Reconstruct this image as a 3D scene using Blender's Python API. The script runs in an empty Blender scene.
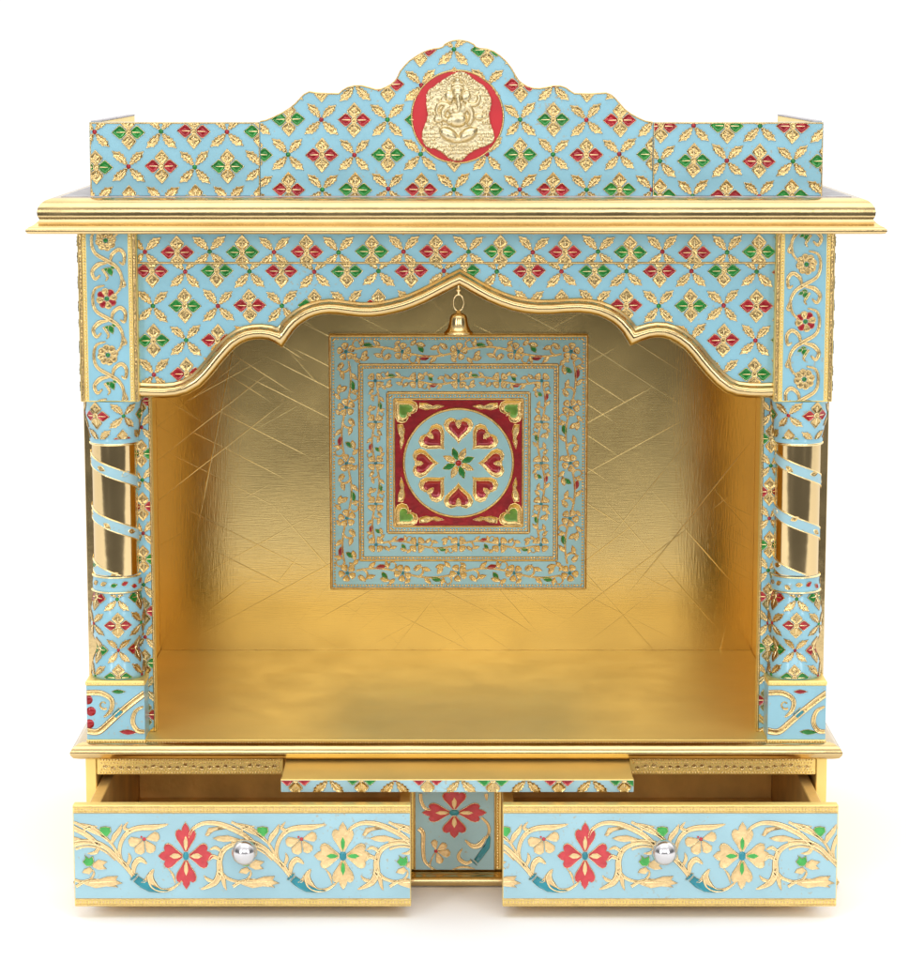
import bpy, math, random
from mathutils import Vector
rnd = random.Random(7)
PI = math.pi
S = 0.001                      # all shapes below are written in millimetres
scene = bpy.context.scene
COL = scene.collection

# ------------------------------------------------------------------ materials
def mat(name, color, metallic=0.0, rough=0.4, bump=None, coat=0.0, vary=None, spec=0.5, scratch=False, weave=False, rvar=0.0, wear=False, aniso=0.0):
    m = bpy.data.materials.new(name); m.use_nodes = True
    nt = m.node_tree; N = nt.nodes; L = nt.links
    b = N['Principled BSDF']
    b.inputs['Base Color'].default_value = (*color, 1)
    b.inputs['Metallic'].default_value = metallic
    b.inputs['Roughness'].default_value = rough
    b.inputs['Specular IOR Level'].default_value = spec
    b.inputs['Coat Weight'].default_value = coat
    b.inputs['Coat Roughness'].default_value = 0.08
    tc = N.new('ShaderNodeTexCoord')
    if aniso:      # foil burnished sideways: sharp across, blurred up and down
        tg = N.new('ShaderNodeTangent'); tg.direction_type = 'RADIAL'; tg.axis = 'Z'
        b.inputs['Anisotropic'].default_value = aniso; b.inputs['Anisotropic Rotation'].default_value = .25
        L.new(tg.outputs[0], b.inputs['Tangent'])
    if vary:
        amt, sc = vary
        n = N.new('ShaderNodeTexNoise'); n.inputs['Scale'].default_value = sc; n.inputs['Detail'].default_value = 5
        L.new(tc.outputs['Object'], n.inputs['Vector'])
        mr = N.new('ShaderNodeMapRange'); mr.inputs[1].default_value = .3; mr.inputs[2].default_value = .7
        mr.inputs[3].default_value = 1-amt; mr.inputs[4].default_value = 1+amt*.6
        L.new(n.outputs['Fac'], mr.inputs[0])
        mx = N.new('ShaderNodeVectorMath'); mx.operation = 'SCALE'; mx.inputs[0].default_value = color
        L.new(mr.outputs[0], mx.inputs['Scale']); L.new(mx.outputs[0], b.inputs['Base Color'])
    if wear:       # rubbed specks where the gilding shows through the paint
        n = N.new('ShaderNodeTexNoise'); n.inputs['Scale'].default_value = 260; n.inputs['Detail'].default_value = 2
        L.new(tc.outputs['Object'], n.inputs['Vector'])
        n2 = N.new('ShaderNodeTexNoise'); n2.inputs['Scale'].default_value = 16; n2.inputs['Detail'].default_value = 3
        L.new(tc.outputs['Object'], n2.inputs['Vector'])
        a_ = N.new('ShaderNodeMath'); a_.operation = 'MULTIPLY_ADD'; L.new(n2.outputs['Fac'], a_.inputs[0]); a_.inputs[1].default_value = .55; L.new(n.outputs['Fac'], a_.inputs[2])
        mr = N.new('ShaderNodeMapRange'); mr.inputs[1].default_value = .96; mr.inputs[2].default_value = 1.06; mr.inputs[4].default_value = .65
        L.new(a_.outputs[0], mr.inputs[0])
        mm = N.new('ShaderNodeMix'); mm.data_type = 'RGBA'; L.new(mr.outputs[0], mm.inputs['Factor'])
        L.new(b.inputs['Base Color'].links[0].from_socket, mm.inputs[6]); mm.inputs[7].default_value = (.42, .34, .20, 1)
        L.new(mm.outputs[2], b.inputs['Base Color'])
    if rvar:
        n = N.new('ShaderNodeTexNoise'); n.inputs['Scale'].default_value = 22; n.inputs['Detail'].default_value = 6
        L.new(tc.outputs['Object'], n.inputs['Vector'])
        mr = N.new('ShaderNodeMapRange'); mr.inputs[1].default_value = .3; mr.inputs[2].default_value = .7
        mr.inputs[3].default_value = rough; mr.inputs[4].default_value = rough+rvar
        L.new(n.outputs['Fac'], mr.inputs[0]); L.new(mr.outputs[0], b.inputs['Roughness'])
    last = None
    def addbump(sock, dist, strength=1.0):
        nonlocal last
        bp = N.new('ShaderNodeBump'); bp.inputs['Distance'].default_value = dist; bp.inputs['Strength'].default_value = strength
        L.new(sock, bp.inputs['Height'])
        if last: L.new(last, bp.inputs['Normal'])
        last = bp.outputs['Normal']
    if bump:
        dist, sc = bump
        n = N.new('ShaderNodeTexNoise'); n.inputs['Scale'].default_value = sc; n.inputs['Detail'].default_value = 3
        L.new(tc.outputs['Object'], n.inputs['Vector']); addbump(n.outputs['Fac'], dist)
    if weave:      # fine cross-hatched foil grain
        for ax in ((1, 1, 14), (14, 1, 1)):
            mp = N.new('ShaderNodeMapping'); mp.inputs['Scale'].default_value = ax
            L.new(tc.outputs['Object'], mp.inputs['Vector'])
            n = N.new('ShaderNodeTexNoise'); n.inputs['Scale'].default_value = 60; n.inputs['Detail'].default_value = 3
            L.new(mp.outputs[0], n.inputs['Vector']); addbump(n.outputs['Fac'], 0.00014, 0.4)
    if scratch:    # long faint creases in the foil
        for ang, off, sc, w in ((57, .1, 31, .016), (-52, .37, 24, .014), (63, 3.7, 27, .014), (-38, 5.9, 17, .010), (41, 8.2, 15, .010), (-61, 12.2, 19, .012), (-12, 21.0, 9, .008)):
            mp0 = N.new('ShaderNodeMapping'); mp0.inputs['Rotation'].default_value = (0, math.radians(ang), 0)
            mp0.inputs['Location'].default_value = (off, off, off)
            L.new(tc.outputs['Object'], mp0.inputs['Vector'])
            sx_ = N.new('ShaderNodeSeparateXYZ'); L.new(mp0.outputs[0], sx_.inputs[0])
            v = N.new('ShaderNodeTexVoronoi'); v.voronoi_dimensions = '1D'; v.feature = 'DISTANCE_TO_EDGE'; v.inputs['Scale'].default_value = sc
            L.new(sx_.outputs['X'], v.inputs['W'])
            mr = N.new('ShaderNodeMapRange'); mr.inputs[1].default_value = 0; mr.inputs[2].default_value = w
            mr.inputs[3].default_value = 1; mr.inputs[4].default_value = 0
            L.new(v.outputs['Distance'], mr.inputs[0])
            n = N.new('ShaderNodeTexNoise'); n.inputs['Scale'].default_value = 7; n.inputs['Detail'].default_value = 2
            L.new(mp0.outputs[0], n.inputs['Vector'])
            m2 = N.new('ShaderNodeMapRange'); m2.inputs[1].default_value = .5; m2.inputs[2].default_value = .62
            L.new(n.outputs['Fac'], m2.inputs[0])
            mu = N.new('ShaderNodeMath'); mu.operation = 'MULTIPLY'; L.new(mr.outputs[0], mu.inputs[0]); L.new(m2.outputs[0], mu.inputs[1])
            addbump(mu.outputs[0], 0.00007, 0.8)
    if last: L.new(last, b.inputs['Normal'])
    return m

GOLD = (0.88, 0.64, 0.27)
M = {
 'polished': mat('polished_brass', (0.68, 0.50, 0.24), 1, .13, bump=(.0003, 45), vary=(.12, 14), rvar=.10),
 'foil': mat('gold_foil_sheet', (0.66, 0.49, 0.20), 1, .16, weave=True, scratch=True, vary=(.08, 9), rvar=.03, aniso=.8),
 'foilf': mat('gold_foil_floor', (0.98, 0.75, 0.26), .76, .40, weave=True, bump=(.00012, 40), vary=(.08, 8), rvar=.08),
 'relief': mat('embossed_gold', (0.64, 0.45, 0.19), 1, .22, bump=(.0004, 480), vary=(.18, 120)),
 'rim': mat('bright_gold_line', (0.97, 0.78, 0.42), 1, .22, bump=(.0003, 400)),
 'pale': mat('pale_matte_gold', (0.84, 0.60, 0.30), .6, .40, bump=(.0013, 330), vary=(.14, 90)),
 'foils': mat('gold_foil_side', (1.0, 0.62, 0.12), .8, .5, weave=True, bump=(.0003, 30), vary=(.06, 9)),
 'mirror': mat('mirror_brass', (0.74, 0.55, 0.28), 1, .09, bump=(.00015, 30), rvar=.05),
 'grey_reflection': mat('grey_painted_reflection', (0.5, 0.47, 0.48), 0, .7, vary=(.2, 60)),  # studio reflection on the top ledges, painted in as flat grey
 'lime': mat('lime_green_enamel', (0.16, 0.36, 0.04), .3, .28, coat=.3, vary=(.3, 120)),
 'panelblue': mat('panel_blue_enamel', (0.36, 0.68, 0.80), 0, .30, coat=.35, vary=(.08, 18), bump=(.0003, 70)),
 'emboss_shade': mat('dark_gold_shade_outline', (0.30, 0.17, 0.05), .6, .5),  # dark outline: shading of the embossing painted into the outer edges
 'blue': mat('sky_blue_enamel', (0.27, 0.53, 0.635), 0, .30, coat=.35, vary=(.10, 14), wear=True, bump=(.0003, 70)),
 'blued': mat('pale_blue_enamel', (0.34, 0.555, 0.625), 0, .36, coat=.25, vary=(.09, 14), wear=True, bump=(.0003, 70)),
 'red': mat('glossy_red_enamel', (0.36, 0.006, 0.012), .3, .24, coat=.35, vary=(.3, 90), bump=(.0004, 300)),
 'green': mat('glossy_green_enamel', (0.010, 0.21, 0.022), .3, .24, coat=.35, vary=(.3, 90), bump=(.0004, 300)),
 'coral': mat('coral_red_enamel', (0.58, 0.05, 0.06), 0, .38, vary=(.15, 120), bump=(.0004, 300)),
 'leaf': mat('leaf_green_enamel', (0.06, 0.42, 0.08), 0, .38, vary=(.2, 160), bump=(.0004, 300)),
 'teal': mat('teal_enamel', (0.01, 0.24, 0.30), 0, .3, coat=.3, vary=(.25, 60)),
 'disc': mat('medallion_red', (0.55, 0.012, 0.02), 0, .35, vary=(.1, 40)),
 'figure': mat('cast_brass_figure', (0.74, 0.62, 0.38), 1, .30, bump=(.0004, 500)),
 'chrome': mat('chrome', (0.70, 0.68, 0.69), 1, .2),
 'wood': mat('gilt_wood', (0.86, 0.57, 0.20), .55, .42, bump=(.0006, 90), vary=(.2, 25), weave=True),
 'table': mat('white_table', (0.93, 0.93, 0.93), 0, .75, spec=.15),
}

# ------------------------------------------------------------------ objects
def link(o, parent=None):
    COL.objects.link(o)
    if parent is not None: o.parent = parent
    return o
def mesh_obj(name, verts, faces, mats, fm, parent=None, smooth=None):
    me = bpy.data.meshes.new(name)
    me.from_pydata([(x*S, y*S, z*S) for x, y, z in verts], [], faces)
    for k in mats: me.materials.append(M[k])
    me.polygons.foreach_set('material_index', fm)
    if smooth is not None: me.polygons.foreach_set('use_smooth', smooth)
    me.validate(); me.update()
    return link(bpy.data.objects.new(name, me), parent)

class Mesh:
    """collects polygons (world mm) and links them as one mesh"""
    def __init__(s): s.v = []; s.ix = {}; s.f = []; s.m = []; s.sm = []; s.mats = []
    def vi(s, p, key=0):
        k = (round(p[0]*200), round(p[1]*200), round(p[2]*200), key)
        i = s.ix.get(k)
        if i is None: i = len(s.v); s.ix[k] = i; s.v.append(p)
        return i
    def face(s, pts, mt, smooth=False, key=0):
        ids = []
        for p in pts:
            i = s.vi(p, key)
            if i not in ids: ids.append(i)
        if len(ids) < 3: return
        if mt not in s.mats: s.mats.append(mt)
        s.f.append(ids); s.m.append(s.mats.index(mt)); s.sm.append(smooth)
    def box(s, x0, x1, y0, y1, z0, z1, mt, bev=0.8):
        # chamfered box
        b = min(bev, (x1-x0)*.3, (y1-y0)*.3, (z1-z0)*.3)
        X = (x0, x1); Y = (y0, y1); Z = (z0, z1)
        def sg(i): return 1 if i == 0 else -1
        def P(i, j, k, a):
            p = [X[i], Y[j], Z[k]]
            for t, q in enumerate((i, j, k)):
                if t != a: p[t] += sg(q)*b
            return tuple(p)
        for a in range(3):
            o = [t for t in range(3) if t != a]
            for side in (0, 1):
                pts = []
                for (q, r) in ((0, 0), (1, 0), (1, 1), (0, 1)):
                    id_ = [0, 0, 0]; id_[a] = side; id_[o[0]] = q; id_[o[1]] = r
                    pts.append(P(*id_, a))
                s.face(pts, mt)
        for a in range(3):        # edge chamfers along axis a
            o = [t for t in range(3) if t != a]
            for q in (0, 1):
                for r in (0, 1):
                    pts = []
                    for e, ax in ((0, o[0]), (1, o[0]), (1, o[1]), (0, o[1])):
                        id_ = [0, 0, 0]; id_[a] = e; id_[o[0]] = q; id_[o[1]] = r
                        pts.append(P(*id_, ax))
                    s.face(pts, mt)
        for i in (0, 1):
            for j in (0, 1):
                for k in (0, 1): s.face([P(i, j, k, t) for t in range(3)], mt)
    def rectloft(s, x, y0, y1, prof, mt, back_out=0.0, closed=True):
        rings = [[(-x-o, y0-o, z), (x+o, y0-o, z), (x+o, y1+o*back_out, z), (-x-o, y1+o*back_out, z)] for o, z in prof]
        for a, b in zip(rings, rings[1:]):
            for k in range(4):
                l = (k+1) % 4
                s.face([a[k], a[l], b[l], b[k]], mt, True, key=k+1)
        if closed: s.face(rings[0][::-1], mt, False, 9); s.face(rings[-1], mt, False, 9)
    def lathe(s, cx, cy, prof, mt, n=48, cap=True):
        pr = []
        for r, z in prof: pr.append([(cx+r*math.sin(2*PI*k/n), cy-r*math.cos(2*PI*k/n), z) for k in range(n)])
        for a, b in zip(pr, pr[1:]):
            for k in range(n):
                l = (k+1) % n; s.face([a[k], a[l], b[l], b[k]], mt, True)
        if cap: s.face(pr[0][::-1], mt, False, 5); s.face(pr[-1], mt, False, 5)
    def add(s, rel, fn):
        for pts, mt, key in rel.p: s.face([fn(*q) for q in pts], mt, True, key)
    def build(s, name, parent=None):
        import itertools
        return mesh_obj(name, s.v, s.f, s.mats, s.m, parent, s.sm)

def clip_half(poly, a, b, c):          # keep a*u+b*v+c>=0
    out = []
    n = len(poly)
    for i in range(n):
        p, q = poly[i], poly[(i+1) % n]
        dp = a*p[0]+b*p[1]+c; dq = a*q[0]+b*q[1]+c
        if dp >= 0: out.append(p)
        if (dp > 0 > dq) or (dp < 0 < dq):
            t = dp/(dp-dq); out.append(tuple(p[k]+(q[k]-p[k])*t for k in range(3)))
    return out
def rect_clip(u0, u1, v0, v1):
    hp = [(1, 0, -u0), (-1, 0, u1), (0, 1, -v0), (0, -1, v1)]
    def f(poly):
        if all(u0 <= p[0] <= u1 and v0 <= p[1] <= v1 for p in poly): return [poly]
        for h in hp:
            poly = clip_half(poly, *h)
            if len(poly) < 3: return []
        return [poly]
    return f
def curve_clip(cv, above, inner):      # cv: graph points (u,v) ascending in u
    def f(poly):
        res = []
        for pl in inner(poly):
            lo = min(p[0] for p in pl); hi = max(p[0] for p in pl)
            for (a, va), (b, vb) in zip(cv, cv[1:]):
                if b <= lo or a >= hi: continue
                q = pl
                if lo < a: q = clip_half(q, 1, 0, -a)
                if len(q) > 2 and hi > b: q = clip_half(q, -1, 0, b)
                if len(q) < 3: continue
                m = (vb-va)/(b-a)
                sgn = 1 if above else -1
                q = clip_half(q, -m*sgn, sgn, (m*a-va)*sgn)
                if len(q) > 2: res.append(q)
        return res
    return f
def circ_out_clip(cu, cv_, r, inner):  # drop what lies inside the circle (whole faces, fine grain)
    def f(poly):
        mu = sum(p[0] for p in poly)/len(poly); mv = sum(p[1] for p in poly)/len(poly)
        if math.hypot(mu-cu, mv-cv_) < r: return []
        return inner(poly)
    return f

def spline(P, n=8, closed=False):
    out = []
    m = len(P)
    for i in range(m if closed else m-1):
        if closed: a, b, c, d = P[(i-1) % m], P[i], P[(i+1) % m], P[(i+2) % m]
        else: a, b, c, d = P[max(i-1, 0)], P[i], P[i+1], P[min(i+2, m-1)]
        for k in range(n):
            t = k/n
            out.append(tuple(.5*((2*b[j])+(-a[j]+c[j])*t+(2*a[j]-5*b[j]+4*c[j]-d[j])*t*t+(-a[j]+3*b[j]-3*c[j]+d[j])*t**3) for j in range(2)))
    if not closed: out.append(tuple(P[-1][:2]))
    return out

class Rel:
    """embossed ornament in panel coordinates (u, v, height), millimetres"""
    kc = 10
    def __init__(s, clip=None, gold='relief', rim='rim', red='red', green='green'):
        s.p = []; s.clip = clip; s.g = gold; s.r = rim; s.rd = red; s.gn = green
    def poly(s, pts, mt, key):
        if s.clip:
            for q in s.clip(pts): s.p.append((q, mt, key))
        else: s.p.append((pts, mt, key))
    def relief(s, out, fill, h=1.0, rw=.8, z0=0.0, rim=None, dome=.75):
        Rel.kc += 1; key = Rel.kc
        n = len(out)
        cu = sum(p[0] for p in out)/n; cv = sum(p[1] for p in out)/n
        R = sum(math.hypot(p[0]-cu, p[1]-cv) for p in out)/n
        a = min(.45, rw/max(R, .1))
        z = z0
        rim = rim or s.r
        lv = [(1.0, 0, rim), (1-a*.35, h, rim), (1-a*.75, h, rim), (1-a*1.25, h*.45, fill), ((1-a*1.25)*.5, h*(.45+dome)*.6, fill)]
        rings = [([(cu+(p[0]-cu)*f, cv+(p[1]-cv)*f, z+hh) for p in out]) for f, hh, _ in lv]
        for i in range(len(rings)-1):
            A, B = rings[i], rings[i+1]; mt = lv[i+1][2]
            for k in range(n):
                l = (k+1) % n; s.poly([A[k], A[l], B[l], B[k]], 'emboss_shade' if i == 0 and z0 < .35 else mt, key)
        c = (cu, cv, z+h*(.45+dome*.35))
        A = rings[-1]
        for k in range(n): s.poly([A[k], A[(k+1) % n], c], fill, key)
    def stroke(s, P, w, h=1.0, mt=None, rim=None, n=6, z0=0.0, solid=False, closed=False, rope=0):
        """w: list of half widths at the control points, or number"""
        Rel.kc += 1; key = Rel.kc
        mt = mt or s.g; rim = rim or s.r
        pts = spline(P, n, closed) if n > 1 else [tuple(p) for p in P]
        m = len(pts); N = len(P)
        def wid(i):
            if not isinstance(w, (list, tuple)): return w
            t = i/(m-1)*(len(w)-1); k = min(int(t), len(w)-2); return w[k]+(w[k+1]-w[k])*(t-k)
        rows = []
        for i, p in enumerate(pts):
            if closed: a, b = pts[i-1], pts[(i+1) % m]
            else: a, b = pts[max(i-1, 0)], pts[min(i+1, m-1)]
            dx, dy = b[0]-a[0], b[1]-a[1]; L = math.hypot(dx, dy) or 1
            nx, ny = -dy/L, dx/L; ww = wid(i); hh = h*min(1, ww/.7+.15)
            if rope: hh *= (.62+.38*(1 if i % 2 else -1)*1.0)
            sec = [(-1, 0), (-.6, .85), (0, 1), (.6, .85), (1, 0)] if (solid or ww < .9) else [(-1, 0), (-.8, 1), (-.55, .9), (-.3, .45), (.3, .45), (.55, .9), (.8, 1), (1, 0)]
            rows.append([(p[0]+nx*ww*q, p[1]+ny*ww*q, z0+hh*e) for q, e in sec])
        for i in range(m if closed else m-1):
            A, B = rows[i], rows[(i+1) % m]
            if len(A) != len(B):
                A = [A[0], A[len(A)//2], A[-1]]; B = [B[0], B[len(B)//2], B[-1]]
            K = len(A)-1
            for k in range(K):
                mm = ('emboss_shade' if k in (0, 6) else mt if k in (2, 3, 4) else rim) if K == 7 else mt
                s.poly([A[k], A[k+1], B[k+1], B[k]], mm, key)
    def beads(s, a, b, step=2.6, r=1.0, mt=None, z0=0.0, hh=None, n=6):
        L = math.hypot(b[0]-a[0], b[1]-a[1]); c = max(1, int(L/step)); mt = mt or s.r
        for i in range(c):
            t = (i+.5)/c; u = a[0]+(b[0]-a[0])*t; v = a[1]+(b[1]-a[1])*t
            s.dot(u, v, r*rnd.uniform(.85, 1.1), mt, z0, hh or r, n)
    def dot(s, u, v, r, mt, z0=0.0, h=None, n=8, ry=None):
        Rel.kc += 1; key = Rel.kc
        h = h or r; ry = ry or r
        r0 = [(u+r*math.cos(2*PI*k/n), v+ry*math.sin(2*PI*k/n), z0) for k in range(n)]
        r1 = [(u+r*.72*math.cos(2*PI*k/n), v+ry*.72*math.sin(2*PI*k/n), z0+h*.7) for k in range(n)]
        c = (u, v, z0+h)
        for k in range(n):
            l = (k+1) % n
            s.poly([r0[k], r0[l], r1[l], r1[k]], mt, key); s.poly([r1[k], r1[l], c], mt, key)
    # ---- motifs
    def xf(s, P, u, v, ang, sc=1.0, mir=1):
        c, q = math.cos(ang), math.sin(ang)
        return [(u+(x*c-y*mir*q)*sc, v+(x*q+y*mir*c)*sc) for x, y in P]
    def lotus(s, u, v, col, sc=1.0, jit=.5):
        """four-petal diamond flower: upright petals gold, side petals enamel"""
        half = [(1.6, 1.0), (4.4, 4.1), (6.8, 6.3), (8.8, 6.8), (10.6, 5.2), (11.6, 4.3), (13.8, 2.4)]
        pet = half+[(16.4, 0)]+[(x, -y) for x, y in half[::-1]]
        for k in range(4):
            ang = k*PI/2+rnd.uniform(-.04, .04)
            fill = s.g if k % 2 else col
            s.relief(s.xf(pet, u, v, ang, sc*rnd.uniform(.96, 1.02)*(1.0 if k % 2 else .97)), fill, 1.0, .75)
            s.stroke(s.xf([(3.5, 0), (7, 0), (11, 0)], u, v, ang, sc), [.55, .5, .2], .5, s.r, n=1, z0=.75, solid=True)
        c = [(2.9*math.cos(t*PI/5), 3.4*math.sin(t*PI/5)) for t in range(10)]
        s.relief(s.xf(c, u, v, 0, sc), s.g, 1.1, .7, z0=.5)
    LEAF = [(2.4, .7), (4.6, 2.5), (5.8, 2.0), (7.8, 4.3), (9.0, 3.2), (11.4, 5.0), (12.6, 3.6), (15.4, 4.4), (16.4, 2.5)]
    def oak(s, u, v, ang, sc=1.0, mir=1):
        P = [(x, y*.86) for x, y in s.LEAF]+[(20.2, .3)]+[(x-.6, -y*.86) for x, y in s.LEAF[::-1]]
        P = [(x, y+.012*(x-9)**2*.6-.4) for x, y in P]
        s.relief(s.xf(P, u, v, ang, sc, mir), s.g, 1.0, .65)
        s.stroke(s.xf([(4, 0), (9, -.3), (15, .2)], u, v, ang, sc, mir), [.5, .55, .2], .5, s.r, n=1, z0=.7, solid=True)
    def cross(s, u, v, col, sc=1.0):
        for k, a in enumerate((47, 133, 227, 313)):
            s.oak(u, v, math.radians(a+rnd.uniform(-5, 5)), sc*rnd.uniform(.92, 1.02), 1 if k % 2 else -1)
        s.dot(u, v, 2.1*sc, col, .4, 1.0)
    def lattice(s, u0, u1, v0, v1, ou, ov, pu=32.9, pv=34.8, sc=1.0, first=0):
        i0 = int((u0-ou)//pu)-1; i1 = int((u1-ou)//pu)+2
        j0 = int((v0-ov)//pv)-1; j1 = int((v1-ov)//pv)+2
        for j in range(j0, j1+1):
            for i in range(i0, i1+1):
                u = ou+i*pu+rnd.uniform(-.5, .5); v = ov+j*pv+rnd.uniform(-.5, .5)
                if not (u0-20 < u < u1+20 and v0-20 < v < v1+20): continue
                if (i+j) % 2 == 0:
                    k = ((i+j)//2+j*first+ (j % 2)) % 2
                    s.lotus(u, v, s.rd if k == 0 else s.gn, sc*1.07)
                else:
                    s.cross(u, v, s.rd if ((i+j+1)//2) % 2 == 0 else s.gn, sc*1.12)
    def daisy(s, u, v, r, n, mts, mid='green', a0=0.0, rr=.32):
        P = [(.22, .06), (.5, rr*.8), (.8, rr), (.97, rr*.5), (1.0, 0), (.97, -rr*.5), (.8, -rr), (.5, -rr*.8), (.22, -.06)]
        for k in range(n):
            s.relief(s.xf(P, u, v, a0+2*PI*k/n, r), mts[k % len(mts)], .9, .55)
        s.dot(u, v, r*.2, mid, .5, .8)
    def leaf(s, u, v, ang, L, W, mt, h=.9, rw=.5, z0=0.0):
        P = [(0, 0), (.2, .34), (.45, .5), (.7, .36), (1, 0), (.7, -.36), (.45, -.5), (.2, -.34)]
        s.relief(s.xf([(x*L, y*W) for x, y in P], u, v, ang), mt, h, rw, z0)
    def curl(s, u, v, ang, R, w, mir=1):
        P = []
        for k in range(9):
            t = k/8; a = t*1.55*PI; r = R*(1-.62*t)
            P.append((R-r*math.cos(a) if False else R*1.0-r*math.cos(a), r*math.sin(a)))
        s.stroke(s.xf(P, u, v, ang, 1, mir), [w, w*.9, w*.7, w*.5, w*.8], 1.0, n=2)
    def heart(s, u, v, ang, R, mt, **k):
        """heart whose point looks towards ang"""
        P = []
        for i in range(20):
            t = 2*PI*i/20
            x = 16*math.sin(t)**3; y = 13*math.cos(t)-5*math.cos(2*t)-2*math.cos(3*t)-math.cos(4*t)
            P.append((-(y-2.5)/15, x/15))
        s.relief(s.xf([(a*R, b*R) for a, b in P], u, v, ang), mt, **k)

def plane(y0, dy=-1): return lambda u, v, h: (u, y0-h, v)
def sidemap(x0, sgn): return lambda u, v, h: (x0+sgn*h, u, v)     # panel on a side wall, u runs along depth

# ------------------------------------------------------------------ camera numbers (used only to read measured outlines)
F, TH = 2690.0, math.radians(8.9)
ct, st = math.cos(TH), math.sin(TH)
CAM = (-1.8, -F*ct, 418+F*st)
def inv(px, py, y=0.0):
    a = (px-454.5)/F; b = -(py-480.5)/F
    d = (a, ct+b*st, -st+b*ct); t = (y-CAM[1])/d[1]
    return (CAM[0]+d[0]*t, CAM[2]+d[2]*t)

# ------------------------------------------------------------------ the shrine
shrine = link(bpy.data.objects.new('home_shrine', None))
shrine['label'] = 'gilded home shrine cabinet with sky blue enamel flowers, scalloped arch and two open drawers'
shrine['category'] = 'shrine'

HX = 377
# --- bottom moulding, base, shelf
m = Mesh()
m.rectloft(375, 0, 430, [(-3, 0), (8, .3), (13.5, 3), (15, 6.4), (13, 9.6), (7, 10.6), (5.5, 12.2), (-3, 12.6)], 'polished')
m.build('base_moulding', shrine)
m = Mesh()
for sx in (-1, 1):
    a, b = sorted((sx*HX, sx*366)); m.box(a, b, 0, 430, 12.7, 133, 'foilf')
m.box(-366, 366, 418, 430, 12.7, 133, 'foilf')
m.box(-366, 366, 12, 418, 12.8, 14.5, 'wood', .2)
base = m.build('base_cabinet', shrine)
for sx in (-1, 1):
    m = Mesh(); r = Rel()
    a, b = sorted((sx*365.8, sx*176))
    m.box(a, b, 1, 13, 115, 132.8, 'foilf', .6)
    for z in (117.2, 130.4): r.beads((a+2, z), (b-2, z), 3.0, 1.35, 'rim')
    k = 0; u = a+6
    while u < b-6:     # stamped row of tiny leaves
        r.leaf(u, 123.4+rnd.uniform(-.6, .6), rnd.uniform(-.5, .5), 5.4, 4.2, 'relief', .8, .5); r.dot(u+6.4, 123.6, 1.2, 'rim', 0, .9, 6); u += 8.2
    r.beads((a+3, 127.2), (b-3, 127.2), 3.2, 1.1, 'rim'); r.beads((a+3, 120.0), (b-3, 120.0), 3.2, 1.1, 'rim')
    m.add(r, plane(1)); m.build('front_rail', shrine)
# centre panel between the drawers
m = Mesh(); m.box(-50, 46, 2, 400, 14.6, 118, 'foilf', .5)
r = Rel(rect_clip(-41, 38, 14.8, 117.6), gold='pale')
m.face([(-41.5, 1.2, 14.8), (38.5, 1.2, 14.8), (38.5, 1.2, 117), (-41.5, 1.2, 117)], 'blued')
def cp(X, Y):                       # pixel of an enlarged view of the photograph -> panel mm
    return inv(400+X/8.01, 780+Y/8.01, 0)
def cps(*P): return [cp(*p) for p in P]
def fourpetal(r, u, v, R, fill, eye, slot, a0=0.0, rot=(1, 1), asp=(1, 1)):
    def asx(P): return [(u+(x-u)*asp[0], v+(y-v)*asp[1]) for x, y in P]
    half = [(.12, .06), (.36, .22), (.56, .38), (.72, .44), (.85, .40), (.91, .29), (.86, .17), (.98, .14)]
    P = half+[(1.06, .08), (1.15, 0), (1.06, -.08)]+[(x, -y) for x, y in half[::-1]]
    for k in range(4):
        a = a0+k*PI/2
        r.relief(asx(r.xf(P, u, v, a, R)), fill, 1.0, .75)
        r.relief(asx(r.xf([(.16, 0), (.32, .075), (.5, .09), (.68, 0), (.5, -.09), (.32, -.075)], u, v, a, R)), slot, .6, .5, z0=.75)
    r.dot(u, v, R*.12*rot[0], eye, 1.0, 1.2, 12, R*.12*rot[1])
fu, fv = cp(435, 262)
fourpetal(r, fu, fv, 29, 'coral', 'teal', 'pale', 0, (1.5, .9), (1.0, .82))
r.stroke(cps((165, 110), (170, 170), (200, 225), (250, 240)), [1.8, 2.0, 1.8, .8])
r.stroke(cps((150, 390), (185, 430), (185, 540), (195, 640), (235, 690), (290, 728)), [2.6, 2.4, 2.2, 2.0, 1.4, .8])
r.stroke(cps((290, 728), (240, 690), (260, 620), (285, 580)), [1.2, 1.0, .8, .6])
fx, fy = cp(288, 570)
for a, L in ((100, 12), (35, 13), (-12, 15), (-68, 14)):
    r.relief(r.xf([(.12, .03), (.5, .22), (.8, .3), (1, .12), (1, -.12), (.8, -.3), (.5, -.22), (.12, -.03)], fx, fy, math.radians(a), L), 'pale', .9, .5)
r.dot(fx, fy, 2, 'coral', .6, 1)
r.stroke(cps((650, 300), (700, 350), (715, 410), (690, 470)), [1.2, 1.6, 1.6, 1.0])
r.stroke(cps((690, 450), (640, 520), (580, 530), (520, 480)), [.8, 3.2, 2.6, .7])
r.relief(cps((715, 410), (728, 460), (722, 540), (680, 600), (622, 672), (590, 640), (640, 570), (690, 500)), 'teal', .9, .5)
r.relief(cps((560, 628), (600, 660), (620, 688), (600, 676), (570, 650)), 'teal', 1.2, .4)
r.stroke(cps((575, 650), (530, 668), (480, 640), (470, 600), (500, 550)), [1.4, 2.2, 2.4, 1.8, .5])
r.stroke(cps((420, 720), (480, 700), (540, 700), (600, 715)), [.6, 1.2, 1.2, .5])
r.stroke(cps((690, 110), (692, 130), (696, 165)), [2, 2, .6])
r.clip = None
for u in (-46.5, 42.5): r.beads((u, 16), (u, 117), 3.0, 1.5, 'rim')
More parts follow.
